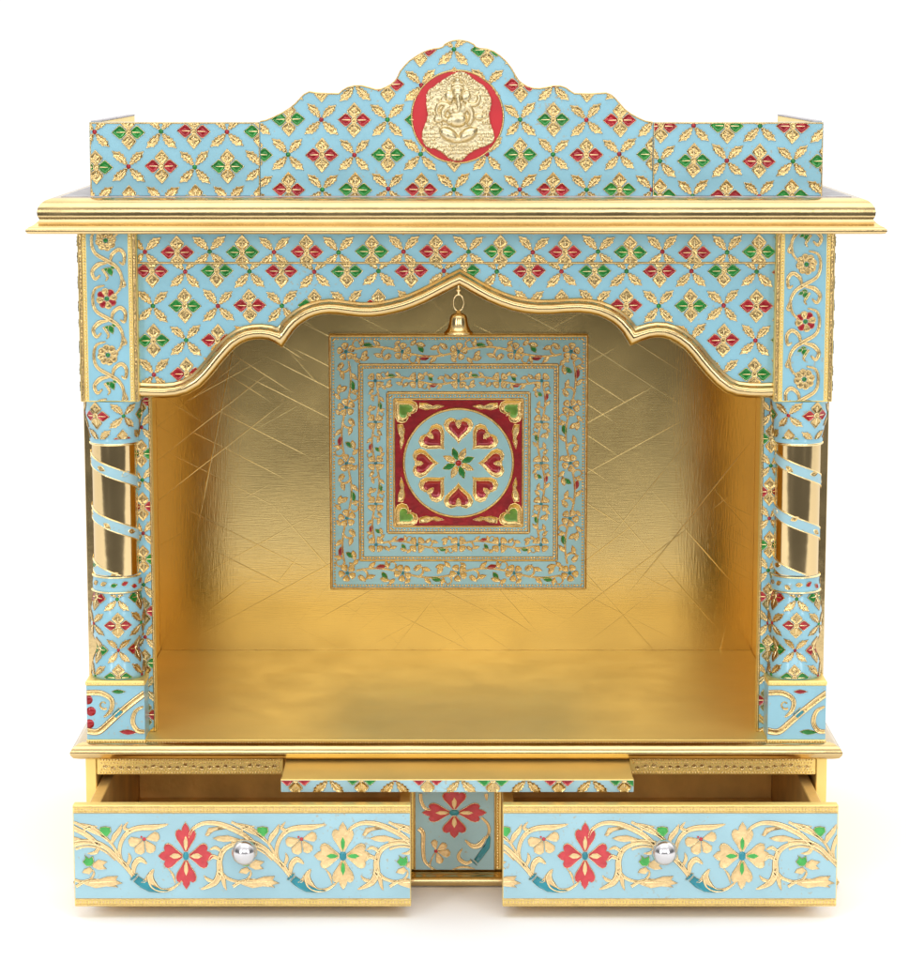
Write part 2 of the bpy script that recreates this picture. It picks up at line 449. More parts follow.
for u in (-42.6, 39.6): r.stroke([(u, 15), (u, 117)], 1.0, 1.0, 'relief', n=1, solid=True)
m.add(r, plane(1.2)); m.build('centre_panel', shrine)

# shelf slab with rounded nose
m = Mesh()
m.rectloft(375, 0, 430, [(-3, 132.6), (6, 133), (12.5, 135.5), (15.3, 139.5), (15.5, 142), (13.4, 146), (9, 148.8), (7, 149.8), (-3, 150)], 'polished')
r = Rel(); r.beads((-380, -3.8), (380, -3.8), 2.7, .8, 'rim', 0, .8)
m.add(r, lambda u, v, h: (u, v, 149.9+h))
m.build('shelf_slab', shrine)
m = Mesh(); m.box(-345.5, 345.5, 1, 419.5, 150.1, 151.4, 'foilf', .3); m.build('shelf_floor', shrine)

# --- interior shell
m = Mesh(); m.box(-346, 346, 420, 430, 150.2, 666, 'foil', .3); back = m.build('back_wall', shrine)
for sx in (-1, 1):
    a, b = sorted((sx*346, sx*375)); m = Mesh(); m.box(a, b, 46, 430, 150.2, 665.8, 'foils', .4)
    c, d = sorted((sx*375.5, sx*352)); m.box(c, d, 30, 45.8, 150.2, 665.6, 'polished', .6)
    m.build('side_wall', shrine)
    # enamelled jamb beside the column
    m = Mesh(); a, b = sorted((sx*351.8, sx*308)); m.box(a, b, 34, 46.2, 151.6, 640, 'foilf', .4)
    m.face([(a+1, 33.4, 152), (b-1, 33.4, 152), (b-1, 33.4, 500), (a+1, 33.4, 500)], 'blue')
    r = Rel(rect_clip(a+1, b-1, 152, 500)); r.lattice(a, b, 152, 500, sx*318, 170 if sx < 0 else 185, 24, 27, .86)
    r.clip = None; r.stroke([(sx*309.5, 152), (sx*309.5, 500)], 1.3, 1.2, 'relief', n=1, solid=True)
    m.add(r, plane(33.4)); m.build('door_jamb', shrine)
m = Mesh(); m.box(-346, 346, 48, 419.8, 656, 665.9, 'foil', .3); m.build('inner_ceiling', shrine)

# --- central wall panel (on the back wall)
PY = 413.0
cu, cvv = (lambda a, b: ((a[0]+b[0])/2, (a[1]+b[1])/2))(inv(328, 334, PY), inv(587, 590, PY))
HW = 148.6
m = Mesh(); m.box(cu-HW, cu+HW, PY, 419.9, cvv-HW, cvv+HW, 'foilf', .5)
def quadf(mm, a, y, mt): mm.face([(cu-a, y, cvv-a), (cu+a, y, cvv-a), (cu+a, y, cvv+a), (cu-a, y, cvv+a)], mt)
quadf(m, HW-2.5, PY-.3, 'panelblue')
r = Rel()
def frame(a, w, beads_at=(), solid=True):
    c = [(-a, -a), (a, -a), (a, a), (-a, a)]
    for k in range(4):
        p, q = c[k], c[(k+1) % 4]
        r.stroke([p, q], w, 1.3, 'relief', n=1, solid=solid)
    for bb in beads_at:
        c2 = [(-bb, -bb), (bb, -bb), (bb, bb), (-bb, bb)]
        for k in range(4): r.beads(c2[k], c2[(k+1) % 4], 3.5, 1.5, 'rim', .3)
frame(HW-1.4, 1.5, (HW-5,)); frame(HW-34.5, 1.5, (HW-37.6,)); frame(HW-38.6+0, .6); 
frame(HW-67, 1.7, (HW-70.6,)); frame(HW-74.2, 1.3)
def band(mid, half, nf, fr, npet, amp, q_=1.0):
    """scrolling vine along the four sides at distance mid from the centre"""
    for side in range(4):
        c, q = math.cos(side*PI/2), math.sin(side*PI/2)
        def T(t, w, c=c, q=q): return (t*c-(-(mid)+w)*q, t*q+(-(mid)+w)*c)
        L = 2*mid; st_ = L/nf
        P = [T(-mid+L*k/(nf*6), amp*math.sin(2*PI*k/12.0)*1.0) for k in range(nf*6+1)]
        r.stroke(P[1:-1], 1.25, .9, n=3)
        for k in range(nf+1):
            t = -mid+st_*k
            if k < nf:
                fu_, fv_ = T(t, 0)
                r.daisy(fu_, fv_, fr, npet, ['relief'], 'teal', PI/4+side*PI/2, .5 if npet == 4 else .42)
                sg = 1 if k % 2 == 0 else -1
                ba = side*PI/2
                uu, vv = T(t+.26*st_, sg*amp*.85); r.curl(uu, vv, ba-sg*PI/2, fr*.62*q_, 1.2*q_, sg)
                uu, vv = T(t+.80*st_, sg*amp*.55); r.curl(uu, vv, ba+sg*PI/2, fr*.46*q_, 1.0*q_, -sg)
                for (dt, dw, da, Lf, Wf, mt) in ((.38, amp*.95, .75, 9.5, 4.2, 'relief'), (.50, amp*1.0, .25, 11, 5.2, 'red' if (k+side) % 2 == 0 else 'green'),
                                                 (.62, amp*.3, -1.0, 10, 5.0, 'green' if (k+side) % 2 == 0 else 'relief'), (.22, -amp*.3, -.9, 9, 4.0, 'relief'), (.74, amp*.9, 1.9, 8, 4.0, 'relief'), (.34, -amp*1.1, .3, 9, 4.5, 'relief'), (.58, -amp*1.2, -.2, 10, 5, 'relief'), (.86, -amp*1.2, -2.4, 8, 4.2, 'relief'), (.14, amp*1.3, 2.5, 7, 4, 'relief')):
                    uu, vv = T(t+dt*st_, sg*dw)
                    r.leaf(uu, vv, ba+sg*da, Lf*q_, Wf*q_, mt, 1.1, .6)
band(HW-19.5, 10, 4, 10.4, 5, 5.5, 1.3); band(HW-53, 9, 4, 9.8, 4, 4.2, 1.0)
a = HW-75.6; quadf(m, a, PY-.7, 'red')
CR = 63.0
# turquoise disc
m.face([(cu+CR*math.cos(2*PI*k/64), PY-1.1, cvv+CR*math.sin(2*PI*k/64)) for k in range(64)], 'panelblue')
circ = [(CR*math.cos(2*PI*k/72), CR*math.sin(2*PI*k/72)) for k in range(72)]
r.stroke(circ, 1.5, 1.2, 'relief', n=1, z0=.5, solid=True, closed=True)
for k in range(8):
    an = PI/2+k*PI/4; d = 43.0
    uu, vv = d*math.cos(an), d*math.sin(an)
    r.heart(uu, vv, an+PI, 16.5, 'relief', h=1.3, rw=1.4, z0=.7)
    r.heart(uu-.6*math.cos(an), vv-.6*math.sin(an), an+PI, 11.8, 'red', h=.9, rw=1.0, z0=1.5)
    r.relief(r.xf([(6, 0), (3, 2.6), (-1, 3.4), (-4.5, 2), (-4.5, -2), (-1, -3.4), (3, -2.6)], uu+3*math.cos(an), vv+3*math.sin(an), an+PI), 'relief', 1.0, .8, z0=1.9)
for k in range(8):
    r.relief(r.xf([(.12, 0), (.35, .16), (.62, .2), (.85, .1), (1, 0), (.85, -.1), (.62, -.2), (.35, -.16)], 0, 0, math.radians(20+45*k), 20), 'green' if k in (0, 2, 4, 6) else 'relief', 1.1, .8, z0=.7)
r.dot(0, 0, 3.6, 'red', 1.1, 1.4, 10)
for k in range(4):                       # corner hearts and flames
    an = PI/4+k*PI/2; q = a-14.5
    sx, sy = (1 if math.cos(an) > 0 else -1), (1 if math.sin(an) > 0 else -1)
    uu, vv = sx*q, sy*q
    r.heart(uu+sx*2, vv+sy*2, an, 15.0, 'relief', h=1.3, rw=1.3, z0=.4)
    r.heart(uu+sx*2.2, vv+sy*2.2, an, 9.8, 'lime', h=.8, rw=1.3, z0=1.2)
    r.leaf(uu+sx*1.5, vv+sy*1.5, an+PI, 8, 4.5, 'relief', 1.0, .8)
    for h_ in (0, 1):
        P = [(0, 3), (8, 5.5), (15, 4), (20, 4.6), (30, .6), (21, -1.2), (16, .2), (9, -3), (0, -3.4)]
        if h_: P = [(x, -y) for x, y in P]
        base_ang = (PI if sx > 0 else 0) if h_ == (0 if sx*sy > 0 else 1) else (-PI/2 if sy > 0 else PI/2)
        ou, ov = (uu-sx*13, vv+sy*8.4) if base_ang in (0, PI) else (uu+sx*8.4, vv-sy*13)
        r.relief(r.xf(P, ou, ov, base_ang), 'relief', 1.1, .8, z0=.4)
m.add(r, lambda u, v, h: (cu+u, PY-.35-h, cvv+v))
m.build('wall_panel', back)

# --- plinths, columns, brackets
def column(sx):
    cx, cy = sx*344.8, 26.0
    par = link(bpy.data.objects.new('column', None), shrine)
    # plinth
    m = Mesh(); m.box(cx-29.5, cx+29.5, -3, 50, 152.5, 209, 'blue', .6)
    m.box(cx-30, cx+30, -4, 50.5, 150.3, 152.6, 'foilf', .5); m.box(cx-30.2, cx+30.2, -4.2, 50.5, 208.4, 213.6, 'foilf', 1.2)
    r = Rel(rect_clip(cx-29, cx+29, 153, 208.4), gold='relief')
    mir = 1
    zc = 181
    r.stroke([(cx-30, zc-19), (cx-18, zc-20), (cx-5, zc-9), (cx+6, zc+1), (cx+18, zc+11), (cx+30, zc+20)], 3.4, 1.2)
    r.relief([(cx+3-7, zc-2), (cx+3-2, zc-6.5), (cx+3+5, zc+.5), (cx+3, zc+5)], 'teal', 1.5, .6)
    r.stroke([(cx-30, zc+20), (cx-15, zc+20), (cx-4, zc+13), (cx-5, zc+2), (cx-12, zc-5)], [3, 3, 2.6, 2.4, .8], 1.1)
    r.curl(cx-9, zc+4, 2.2, 5, 1.2)
    r.stroke([(cx+30, zc-20), (cx+22, zc-19), (cx+17, zc-10), (cx+20, zc+1), (cx+28, zc+6)], [2.2, 2.6, 2.6, 2.2, 1.0], 1.1)
    r.leaf(cx-4, zc+21.5, 0, 15, 4.6, 'green' if sx < 0 else 'red'); r.leaf(cx+3, zc-20, -.05, 19, 5.6, 'red' if sx < 0 else 'green')
    if sx < 0:
        for (du, dv) in ((-28, 13), (-25, 1), (-27, -12)): r.dot(cx+du, zc+dv, 5, 'red', 0, 1.2, 12)
    r.clip = None
    r.beads((cx-29, 151.4), (cx+29, 151.4), 2.5, 1.0, 'rim', 1.0); r.beads((cx-29, 211), (cx+29, 211), 2.5, .9, 'rim', 1.2)
    m.add(r, plane(-3)); m.build('plinth', par)
    # lathed pieces with wrapped enamel ornament
    def piece(name, prof, mt, v0, v1, ov, cols=6, sc=.8, pv=27, ou=0.0):
        m = Mesh(); m.lathe(cx, cy, prof, mt)
        def R(z):
            for (ra, za), (rb, zb) in zip(prof, prof[1:]):
                if za <= z <= zb and zb > za: return ra+(rb-ra)*(z-za)/(zb-za)
            return prof[0][0]
        if cols:
            Rm = 24.0; per = 2*PI*Rm
            r = Rel(rect_clip(-per/2, per/2, v0, v1)); r.lattice(-per/2, per/2, v0, v1, ou, ov, per/cols, pv, sc, 1)
            m.add(r, lambda u, v, h: (cx+(R(v)+h)*math.sin(u/Rm), cy-(R(v)+h)*math.cos(u/Rm), v))
        return m, R
    m, _ = piece('vase', [(20, 213.2), (26.6, 213.4), (27, 217), (26.4, 224), (24.6, 232), (21.6, 239), (20.2, 243.5), (21.6, 248), (24.6, 255), (26.6, 264), (27.2, 273), (26.8, 282), (25, 291), (23.2, 298), (22.6, 301), (24.6, 303), (24.8, 308), (24.4, 312), (23.8, 316), (24.2, 318.5), (22, 319.6)], 'blue', 215, 301, 270, ou=3 if sx < 0 else -2)
    for z, rr in ((303, 25.2), (318.3, 24.4), (214.5, 26)):
        m.lathe(cx, cy, [(rr-.9, z-1), (rr+.4, z-.6), (rr+.7, z), (rr+.4, z+.6), (rr-.9, z+1)], 'rim', cap=False)
    r = Rel(gold='relief')
    for k in range(14):
        u = -75.4+k*150.8/14; r.leaf(u-3.5, 310+rnd.uniform(-1, 1), rnd.uniform(-.8, .8), 8, 5, rnd.choice(['relief', 'relief', 'green', 'relief', 'red']), .8, .5)
    m.add(r, lambda u, v, h: (cx+(24.5+h)*math.sin(u/24), cy-(24.5+h)*math.cos(u/24), v))
    m.build('column_vase', par)
    m, _ = piece('shaft', [(22.9, 319.6), (22.9, 452)], 'mirror', 0, 0, 0, 0)
    sh = m.build('column_shaft', par)
    m, _ = piece('capital', [(21, 451.6), (24, 452.4), (24.4, 457), (23.6, 460), (25.4, 468), (27.4, 480), (28.2, 490), (28.3, 497)], 'blue', 459, 496.6, 483, ou=-13 if sx < 0 else 13)
    m.lathe(cx, cy, [(23.5, 452), (24.9, 452.6), (24.9, 453.8), (23.8, 454.6)], 'rim', cap=False)
    m.build('column_capital', par)
    # spiral ribbon on the shaft
    m = Mesh(); r = Rel(gold='relief')
    Rm = 22.9; per = 2*PI*Rm; pitch = 54.0
    ph = 448.4 if sx < 0 else 449.6
    top, bot = 451.0, 320.5
    cl = rect_clip(-9999, 9999, bot, top); r.clip = cl
    n = 150
    path = []
    for k in range(n+1):
        t = -1.5+5.2*k/n          # turns
        path.append((t*per, ph-t*pitch-23))
    def off(d): return [(u, v+d) for u, v in path]
    for i in range(n):
        a_, b_ = path[i], path[i+1]
        r.poly([(a_[0], a_[1]-5.6, .5), (b_[0], b_[1]-5.6, .5), (b_[0], b_[1]+5.6, .5), (a_[0], a_[1]+5.6, .5)], 'blued', 3)
        r.poly([(a_[0], a_[1]-5.6, 0), (b_[0], b_[1]-5.6, 0), (b_[0], b_[1]-5.6, .5), (a_[0], a_[1]-5.6, .5)], 'blue', 4)
    r.stroke(off(5.6), .8, 1.2, 'rim', n=1, solid=True); r.stroke(off(-5.6), .7, 1.1, 'rim', n=1, solid=True)
    for k in range(6, n, 5):
        u, v = path[k]
        r.leaf(u-4, v+1+rnd.uniform(-1, 1), rnd.uniform(-.7, .5), 10, 5.4, rnd.choice(['relief', 'relief', 'relief', 'green', 'blued']), .8, .6, z0=.4)
    for q, mt, key in r.p: m.face([(cx+(Rm+h+.05)*math.sin(u/Rm), cy-(Rm+h+.05)*math.cos(u/Rm), v) for u, v, h in q], mt, True, key)
    m.build('spiral_band', sh)
    # bracket above
    m = Mesh(); bx = sx*344.8
    m.box(bx-29, bx+29, 0, 54, 497.2, 665.7, 'foilf', .6)
    m.face([(bx-20.5, -.4, 498.4), (bx+20.5, -.4, 498.4), (bx+20.5, -.4, 665), (bx-20.5, -.4, 665)], 'blue')
    r = Rel()
    for u in (-26.5, 26.5): r.stroke([(bx+u, 498), (bx+u, 665)], 1.9, 1.1, 'relief', n=1, solid=True)
    for u in (-22.6, 22.6): r.beads((bx+u, 498.5), (bx+u, 665), 3.0, 1.3, 'rim')
    r.clip = rect_clip(bx-20.3, bx+20.3, 498.6, 664.8)
    fl = [(inv(70+135/3.496, 220+Y/3.496)[1], t) for Y, t in ((72, 0), (275, 1), (472, 0))] if sx < 0 else [(inv(800, 220+Y/3.496)[1], t) for Y, t in ((155, 0), (355, 1), (557, 0))]
    allf = [(fl[0][0]+57, 1)]+fl+[(fl[-1][0]-57, 1)]
    for i, (z, t) in enumerate(allf):
        r.daisy(bx-(1 if sx < 0 else -1), z, 10.6, 8, ['relief'] if t == 0 else ['relief', 'red'], 'green', .2, .34)
        s_ = 1 if sx < 0 else -1
        X = lambda d: bx+d*s_
        # S-scroll passing each flower
        r.stroke([(X(-3), z+13), (X(-12), z+10), (X(-15), z), (X(-12), z-12), (X(0), z-20), (X(9), z-26), (X(14), z-36), (X(12), z-48), (X(4), z-56)], [.8, 1.4, 1.6, 1.8, 2.2, 2.0, 1.6, 1.4, .8], 1.1)
        r.stroke([(X(0), z-22), (X(-9), z-24), (X(-15), z-31), (X(-12), z-38), (X(-7), z-34)], [1.0, 2.6, 2.0, 1.8, .8], 1.1)
        r.stroke([(X(3), z-23), (X(5), z-14), (X(12), z-9), (X(17), z-14), (X(16), z-23), (X(12), z-21)], [1.0, 2.0, 2.2, 2.0, 1.6, .7], 1.1)
        r.stroke([(X(14), z-36), (X(17), z-44), (X(13), z-46)], [1, 1.6, .6], 1.0)
        r.stroke([(X(-5), z-28), (X(0), z-36), (X(-2), z-40)], [1.4, 1.4, .5], 1.0)
        r.leaf(X(1), z-26, -1.2, 10, 6.5, 'green'); r.leaf(X(1), z-27, -2.6, 6.5, 4, 'green'); r.leaf(X(3), z-26, -.1, 6, 4, 'green')
    m.add(r, plane(-.4)); 
    # leafy outer side of the bracket
    r = Rel(rect_clip(3, 50, 499, 664)); r.lattice(3, 50, 499, 664, 26, 520, 30, 32, .9)
    if True:
        m.face([(bx+sx*29.3, 2, 499), (bx+sx*29.3, 52, 499), (bx+sx*29.3, 52, 664.5), (bx+sx*29.3, 2, 664.5)], 'blue')
        m.add(r, sidemap(bx+sx*29.3, sx))
    m.build('column_bracket', shrine)
column(-1); column(1)

# --- arch panel and frieze
L4 = [(140.1,391),(152,391.6),(164,391.8),(175,390.8),(185,388),(196,381.6),(204,373.5),(210,366.5),(217,357.5),(224.5,349),(231,342.5),(238.8,337.3),(246,334.3),(253,333),(261,332.6),(269,333.6),(275,335.4),(280,338.6),
      (284,332.8),(288.5,326.5),(294,321),(300,316.6),(306,313),(313,310.2),(321,308.3),(329,307.4),(338,308),(349,309.6),(360,310.8),(371,310.9),(381,309.8),(392,307.6),(403,304.8),(412,301.6),(421.7,297.4),(432,292.3),(443,286.6),(452,282),(459.5,278.2)]
R4 = [(468,283),(478,289),(490,295.5),(502,300.6),(514,304.6),(526,307),(538,308.2),(552,308.1),(566,307),(580,306.6),(591,307.6),(600,309.6),(608,312.8),(616,317.2),(622,322),(628,328.6),(633.5,337.6),
      (641,334.4),(649,332),(657,330.8),(665,331.2),(673,333.6),(681,338),(689,344),(696,351.4),(703,360.4),(711,370),(720,379.4),(729,386.6),(738,390),(750,391.4),(762,391.6),(774,391.2)]
cv = [inv(px, py, 6) for px, py in L4+R4]
cv[0] = (-316, cv[0][1]); cv[-1] = (316, cv[-1][1])
FZ = 634.0
m = Mesh()
ya, yb = 12.0, 27.0
for (a, va), (b, vb) in zip(cv, cv[1:]):
    m.face([(a, ya, va), (b, ya, vb), (b, ya, FZ), (a, ya, FZ)], 'blue')
    m.face([(a, yb, va), (b, yb, vb), (b, yb, 656), (a, yb, 656)], 'foil')
    m.face([(a, ya, va), (b, ya, vb), (b, yb, vb), (a, yb, va)], 'foilf')
arch_rel = Rel(curve_clip(cv, True, rect_clip(-315.6, 315.6, 480, FZ-.5)))
# the lattice on the left and right halves meets at a seam in the middle
u1, v1 = inv(70+403/3.496, 220+300/3.496, 12)      # measured flower centre
u2, v2 = inv(590+580/3.496, 220+300/3.496, 12)
cc = curve_clip(cv, True, rect_clip(-315.6, 3.2, 480, FZ-.5)); arch_rel.clip = cc
arch_rel.rd, arch_rel.gn = 'green', 'red'; arch_rel.lattice(-315.6, 3.2, 480, FZ, u1, v1, 32.1, 34.3); arch_rel.rd, arch_rel.gn = 'red', 'green'
arch_rel.clip = curve_clip(cv, True, rect_clip(3.8, 315.6, 480, FZ-.5)); arch_rel.lattice(3.8, 315.6, 480, FZ, u2-32.2*8, v2, 32.2, 34.3, 1.0, 0)
m.add(arch_rel, plane(12))
arch = m.build('arch_panel', shrine)
# arch moulding
m = Mesh()
n = len(cv); rows = []
for i, p in enumerate(cv):
    a = cv[max(i-1, 0)]; b = cv[min(i+1, n-1)]
    d1 = Vector((p[0]-a[0], p[1]-a[1])) if i else Vector((1, 0)); d2 = Vector((b[0]-p[0], b[1]-p[1])) if i < n-1 else Vector((1, 0))
    d1.normalize(); d2.normalize(); t = (d1+d2).normalized(); nx, ny = -t.y, t.x
    k = 1/max(.62, math.sqrt((1+d1.dot(d2))/2))
    row = []
    for q, e in ((-7.2, -14), (-7.4, -4), (-7.2, 0), (-6.4, 4.2), (-4.2, 7.6), (-1.2, 9.2), (1.8, 8.8), (4.2, 6.6), (5.2, 4.2), (5.6, 3.6), (7.4, 3.4), (8.2, 2.2), (8.4, 0)):
        row.append((p[0]+nx*q*k, 12-e, p[1]+ny*q*k))
    rows.append(row)
for A, B in zip(rows, rows[1:]):
    for k in range(len(A)-1): m.face([A[k], B[k], B[k+1], A[k+1]], 'polished', True)
m.build('arch_moulding', arch)
# frieze
m = Mesh(); m.box(-315.8, 315.8, 7, 27, FZ-.2, 665.6, 'blue', .5)
r = Rel(rect_clip(-315, 315, FZ+1.6, 665)); u3, v3 = inv(70+375/3.496, 220+112/3.496, 7)
r.lattice(-315, 315, FZ+1.6, 665, u3, v3, 32.0, 34.3)
r.clip = None; r.stroke([(-315.6, FZ+.8), (315.6, FZ+.8)], 1.0, .9, 'relief', n=1, solid=True)
m.add(r, plane(7)); m.build('frieze', shrine)

# --- cornice
m = Mesh()
m.rectloft(375, 0, 430, [(-4, 666), (38, 666.2), (41.5, 667), (43, 669), (42.6, 671), (40, 673), (36.5, 674.6), (33.5, 676.8), (31.6, 679), (30.9, 680.4), (31.6, 681.2), (32.6, 683.4), (33, 687), (32.2, 691), (29.8, 695), (26, 698), (21, 699.9), (14, 700.3), (-4, 700.4)], 'polished')
m.build('cornice', shrine)
m = Mesh(); m.box(-388, 388, -6, 427, 700.35, 701.0, 'grey_reflection', .1); m.build('cornice_top', shrine)  # thin plate added to carry the painted grey reflection

# --- pediment
ped = link(bpy.data.objects.new('pediment', None), shrine)
PX = [(260,121),(266,119.8),(274,116.5),(282,112.6),(290.6,107.2),(295.5,103),(300.5,97.7),(304,94),(309,91.4),(317,92.7),(328,93.2),(338.7,93.4),(342.5,90),(347.5,87),(354,85.4),(361.6,85.3),(369,87.2),(375.7,89.2),(380.5,88.8),(386,86.6),(391,84),(395,80.6),(398,76),(400.4,70.6),(404.5,65.6),(409,60.8),(415,56.6),(421.5,52.6),(427.5,50),(433.8,48.4),(439,47.8),(442.8,46.6),(445,43.8),(448.5,41.9),(453.5,40.2),(458.5,39.7),(464,40.3),(469,41.6),(473.5,43.8),(476,46.6),(480,48),(487,48.6),(493.7,51),(500,55.4),(506,61),(511,67.4),(514.8,74),(518,79.4),(521.8,82.8),(527.5,86.2),(534,88),(540,88.2),(546.5,87.2),(553.5,85.6),(560.6,85.6),(566,87.4),(570,90.4),(574.6,93.2),(590,93.6),(606.6,92.6),(611,94.4),(614.9,97.7),(619.5,103),(624.8,109),(631,113.6),(638,117.4),(645,120.6),(653,122)]
YP = 5.0
pc = [inv(px, py, YP) for px, py in PX]
m = Mesh()
for (a, va), (b, vb) in zip(pc, pc[1:]):
    m.face([(a, YP, 701.1), (b, YP, 701.1), (b, YP, vb), (a, YP, va)], 'blue')
    m.face([(a, YP+14, 701.1), (b, YP+14, 701.1), (b, YP+14, vb), (a, YP+14, va)], 'foil')
    m.face([(a, YP, va), (b, YP, vb), (b, YP+14, vb), (a, YP+14, va)], 'foilf', True)
for u, v in (pc[0], pc[-1]): m.face([(u, YP, 701.1), (u, YP+14, 701.1), (u, YP+14, v), (u, YP, v)], 'foilf')
mc = inv(457.5, 117, YP); MR = 45.0
inner = rect_clip(pc[0][0]+.3, pc[-1][0]-.3, 700.6, 870)
pcl = [(u, v-.7) for u, v in pc]
r = Rel(circ_out_clip(mc[0], mc[1], MR-.6, curve_clip(pcl, False, inner)))
u1, v1 = inv(300+155/2.84, 30+255/2.84, YP)
r.lattice(pc[0][0], pc[-1][0], 700, 860, u1, v1, 32.55, 34.0)
r.clip = None
r.stroke([(u, v-.7) for u, v in pc], .75, .8, 'relief', n=1, solid=True)
r.stroke([(mc[0]+MR*math.cos(2*PI*k/60), mc[1]+MR*math.sin(2*PI*k/60)) for k in range(60)], 1.0, 1.2, 'relief', n=1, solid=True, closed=True)
m.add(r, plane(YP)); m.build('pediment_board', ped)
for sx in (-1, 1):
    a, b = ((-360.5, pc[0][0]-.3) if sx < 0 else (pc[-1][0]+.3, 360.5))
    m = Mesh(); m.box(a, b, YP-.2, YP+13.6, 701.1, 773, 'blue', .5)
    r = Rel(rect_clip(a+.6, b-.6, 700.6, 772.4))
    c0 = inv(20+430/3.03, 30+415/3.03, YP) if sx < 0 else inv(600+283/3.03, 30+397/3.03, YP)
    if sx > 0: r.rd, r.gn = 'green', 'red'
    r.lattice(a, b, 700, 773, c0[0], c0[1], 32.5, 34.3)
    r.clip = None
    r.stroke([(a+.8, 701), (a+.8, 772.2), (b-.8, 772.2), (b-.8, 701)], .8, .8, 'relief', n=1, solid=True)
    m.add(r, plane(YP-.2)); m.build('pediment_wing', ped)
    m = Mesh(); x0, x1 = sorted((sx*360.5, sx*354.5)); m.box(x0, x1, YP+13.8, 335, 701.2, 772.4, 'foilf', .5); m.box(x0-.2, x1+.2, YP+14, 335.4, 772.5, 774.2, 'grey_reflection', .3)
    xs = sx*361; m.face([(xs, 20, 701), (xs, 334, 701), (xs, 334, 772), (xs, 20, 772)], 'blue')
    r = Rel(rect_clip(20, 334, 701.5, 771.5)); r.lattice(20, 334, 701.5, 771.5, 40, 736, 33, 35)
    m.add(r, sidemap(xs, sx)); m.build('side_gallery', ped)
# medallion: red disc and cast relief of a seated elephant-headed figure
m = Mesh(); k64 = [(mc[0]+(MR-.9)*math.cos(2*PI*k/64), mc[1]+(MR-.9)*math.sin(2*PI*k/64)) for k in range(64)]
m.face([(u, YP-.5, v) for u, v in k64], 'disc')
for i in range(64):
    a, b = k64[i], k64[(i+1) % 64]; m.face([(a[0], YP-.5, a[1]), (b[0], YP-.5, b[1]), (b[0], YP, b[1]), (a[0], YP, a[1])], 'disc')
m.build('medallion_disc', ped)
OUT = [(425,108),(432,100),(428,112)]
OUTp = [(240,300),(205,235)]
# outline in pixels of the enlarged view (offset 400,60 ; scale 7.575)
OL = [(405,118),(450,108),(495,116),(530,140),(560,165),(600,190),(640,225),(668,270),(685,320),(680,370),(668,420),(675,470),(690,520),(705,570),(700,620),(660,650),(610,668),(560,690),(510,720),(480,755),(435,768),(385,757),(345,735),(310,705),(260,678),(205,668),(172,625),(162,570),(175,520),(195,470),(205,420),(196,370),(195,310),(205,250),(250,215),(300,180),(350,145)]
def lcl(X, Y): return ((X-430)/7.575, (440-Y)/7.575)
OL = spline([lcl(*p) for p in OL], 3, True)
def inside(u, v):
    c = False; j = len(OL)-1
    for i in range(len(OL)):
        a, b = OL[i], OL[j]
        if (a[1] > v) != (b[1] > v) and u < (b[0]-a[0])*(v-a[1])/(b[1]-a[1])+a[0]: c = not c
        j = i
    return c
def edged(u, v): return min(math.hypot(u-a, v-b) for a, b in OL)
EL = []   # ellipsoids: X,Y (enlarged px), rx, ry, height(mm), base, angle
def E_(X, Y, rx, ry, h, b=2.4, an=0): EL.append((*lcl(X, Y), rx/7.575, ry/7.575, h, b, math.radians(an)))
def limb(P, r0, r1, h, b=2.6):
    Q = spline([tuple(p) for p in P], 6)
    for i, (x, y) in enumerate(Q):
        rr = r0+(r1-r0)*i/(len(Q)-1); E_(x, y, rr, rr, h*(rr/max(r0, r1))**.5, b)
E_(430, 235, 46, 72, 4.6); E_(430, 262, 40, 40, 5.6, 2.8); E_(430, 172, 24, 24, 4.2)   # crown, face
for y_ in (200, 222): limb([(390, y_+4), (430, y_-4), (470, y_+4)], 7, 7, 1.2, 6.3)
E_(372, 290, 34, 46, 2.6, 2.6, 15); E_(492, 290, 34, 46, 2.6, 2.6, -15)                # ears
E_(412, 262, 7, 5, 1.2, 7.6); E_(450, 262, 7, 5, 1.2, 7.6)                            # eyes
limb([(430, 285), (436, 330), (442, 370), (425, 400), (405, 392), (404, 378)], 22, 11, 3.6, 4.8)     # trunk
limb([(405, 330), (385, 350)], 8, 5, 1.6, 5.2); limb([(460, 330), (480, 348)], 8, 5, 1.6, 5.2)       # tusks
E_(430, 380, 76, 52, 3.6, 2.6); E_(430, 455, 70, 62, 5.0, 2.8)                        # chest, belly
limb([(360, 365), (325, 400), (330, 450), (375, 470)], 24, 17, 3.0, 3.2)              # arms
limb([(500, 365), (530, 400), (535, 450), (515, 490)], 24, 17, 3.0, 3.2)
limb([(355, 350), (300, 345), (275, 390), (290, 430)], 16, 12, 2.4, 2.8); limb([(505, 345), (560, 350), (590, 310), (585, 280)], 16, 12, 2.4, 2.8)
E_(372, 470, 28, 26, 3.0, 5.0); E_(290, 455, 36, 30, 2.6, 2.4); E_(590, 440, 34, 26, 2.4, 2.4)
E_(365, 570, 78, 46, 5.2, 2.8, -32); E_(505, 570, 78, 46, 5.2, 2.8, 32)               # crossed legs
E_(430, 610, 60, 22, 3.4, 3.0)
for k in range(26):                                                                  # halo rays
    a = math.radians(-20+220*k/25); E_(430+96*math.cos(a), 262-108*math.sin(a), 16, 4.5, 1.4, 2.2, math.degrees(a))
for k in range(24):
    a = math.radians(-15+210*k/23); E_(430+122*math.cos(a), 262-130*math.sin(a), 6, 6, 1.6, 2.2)
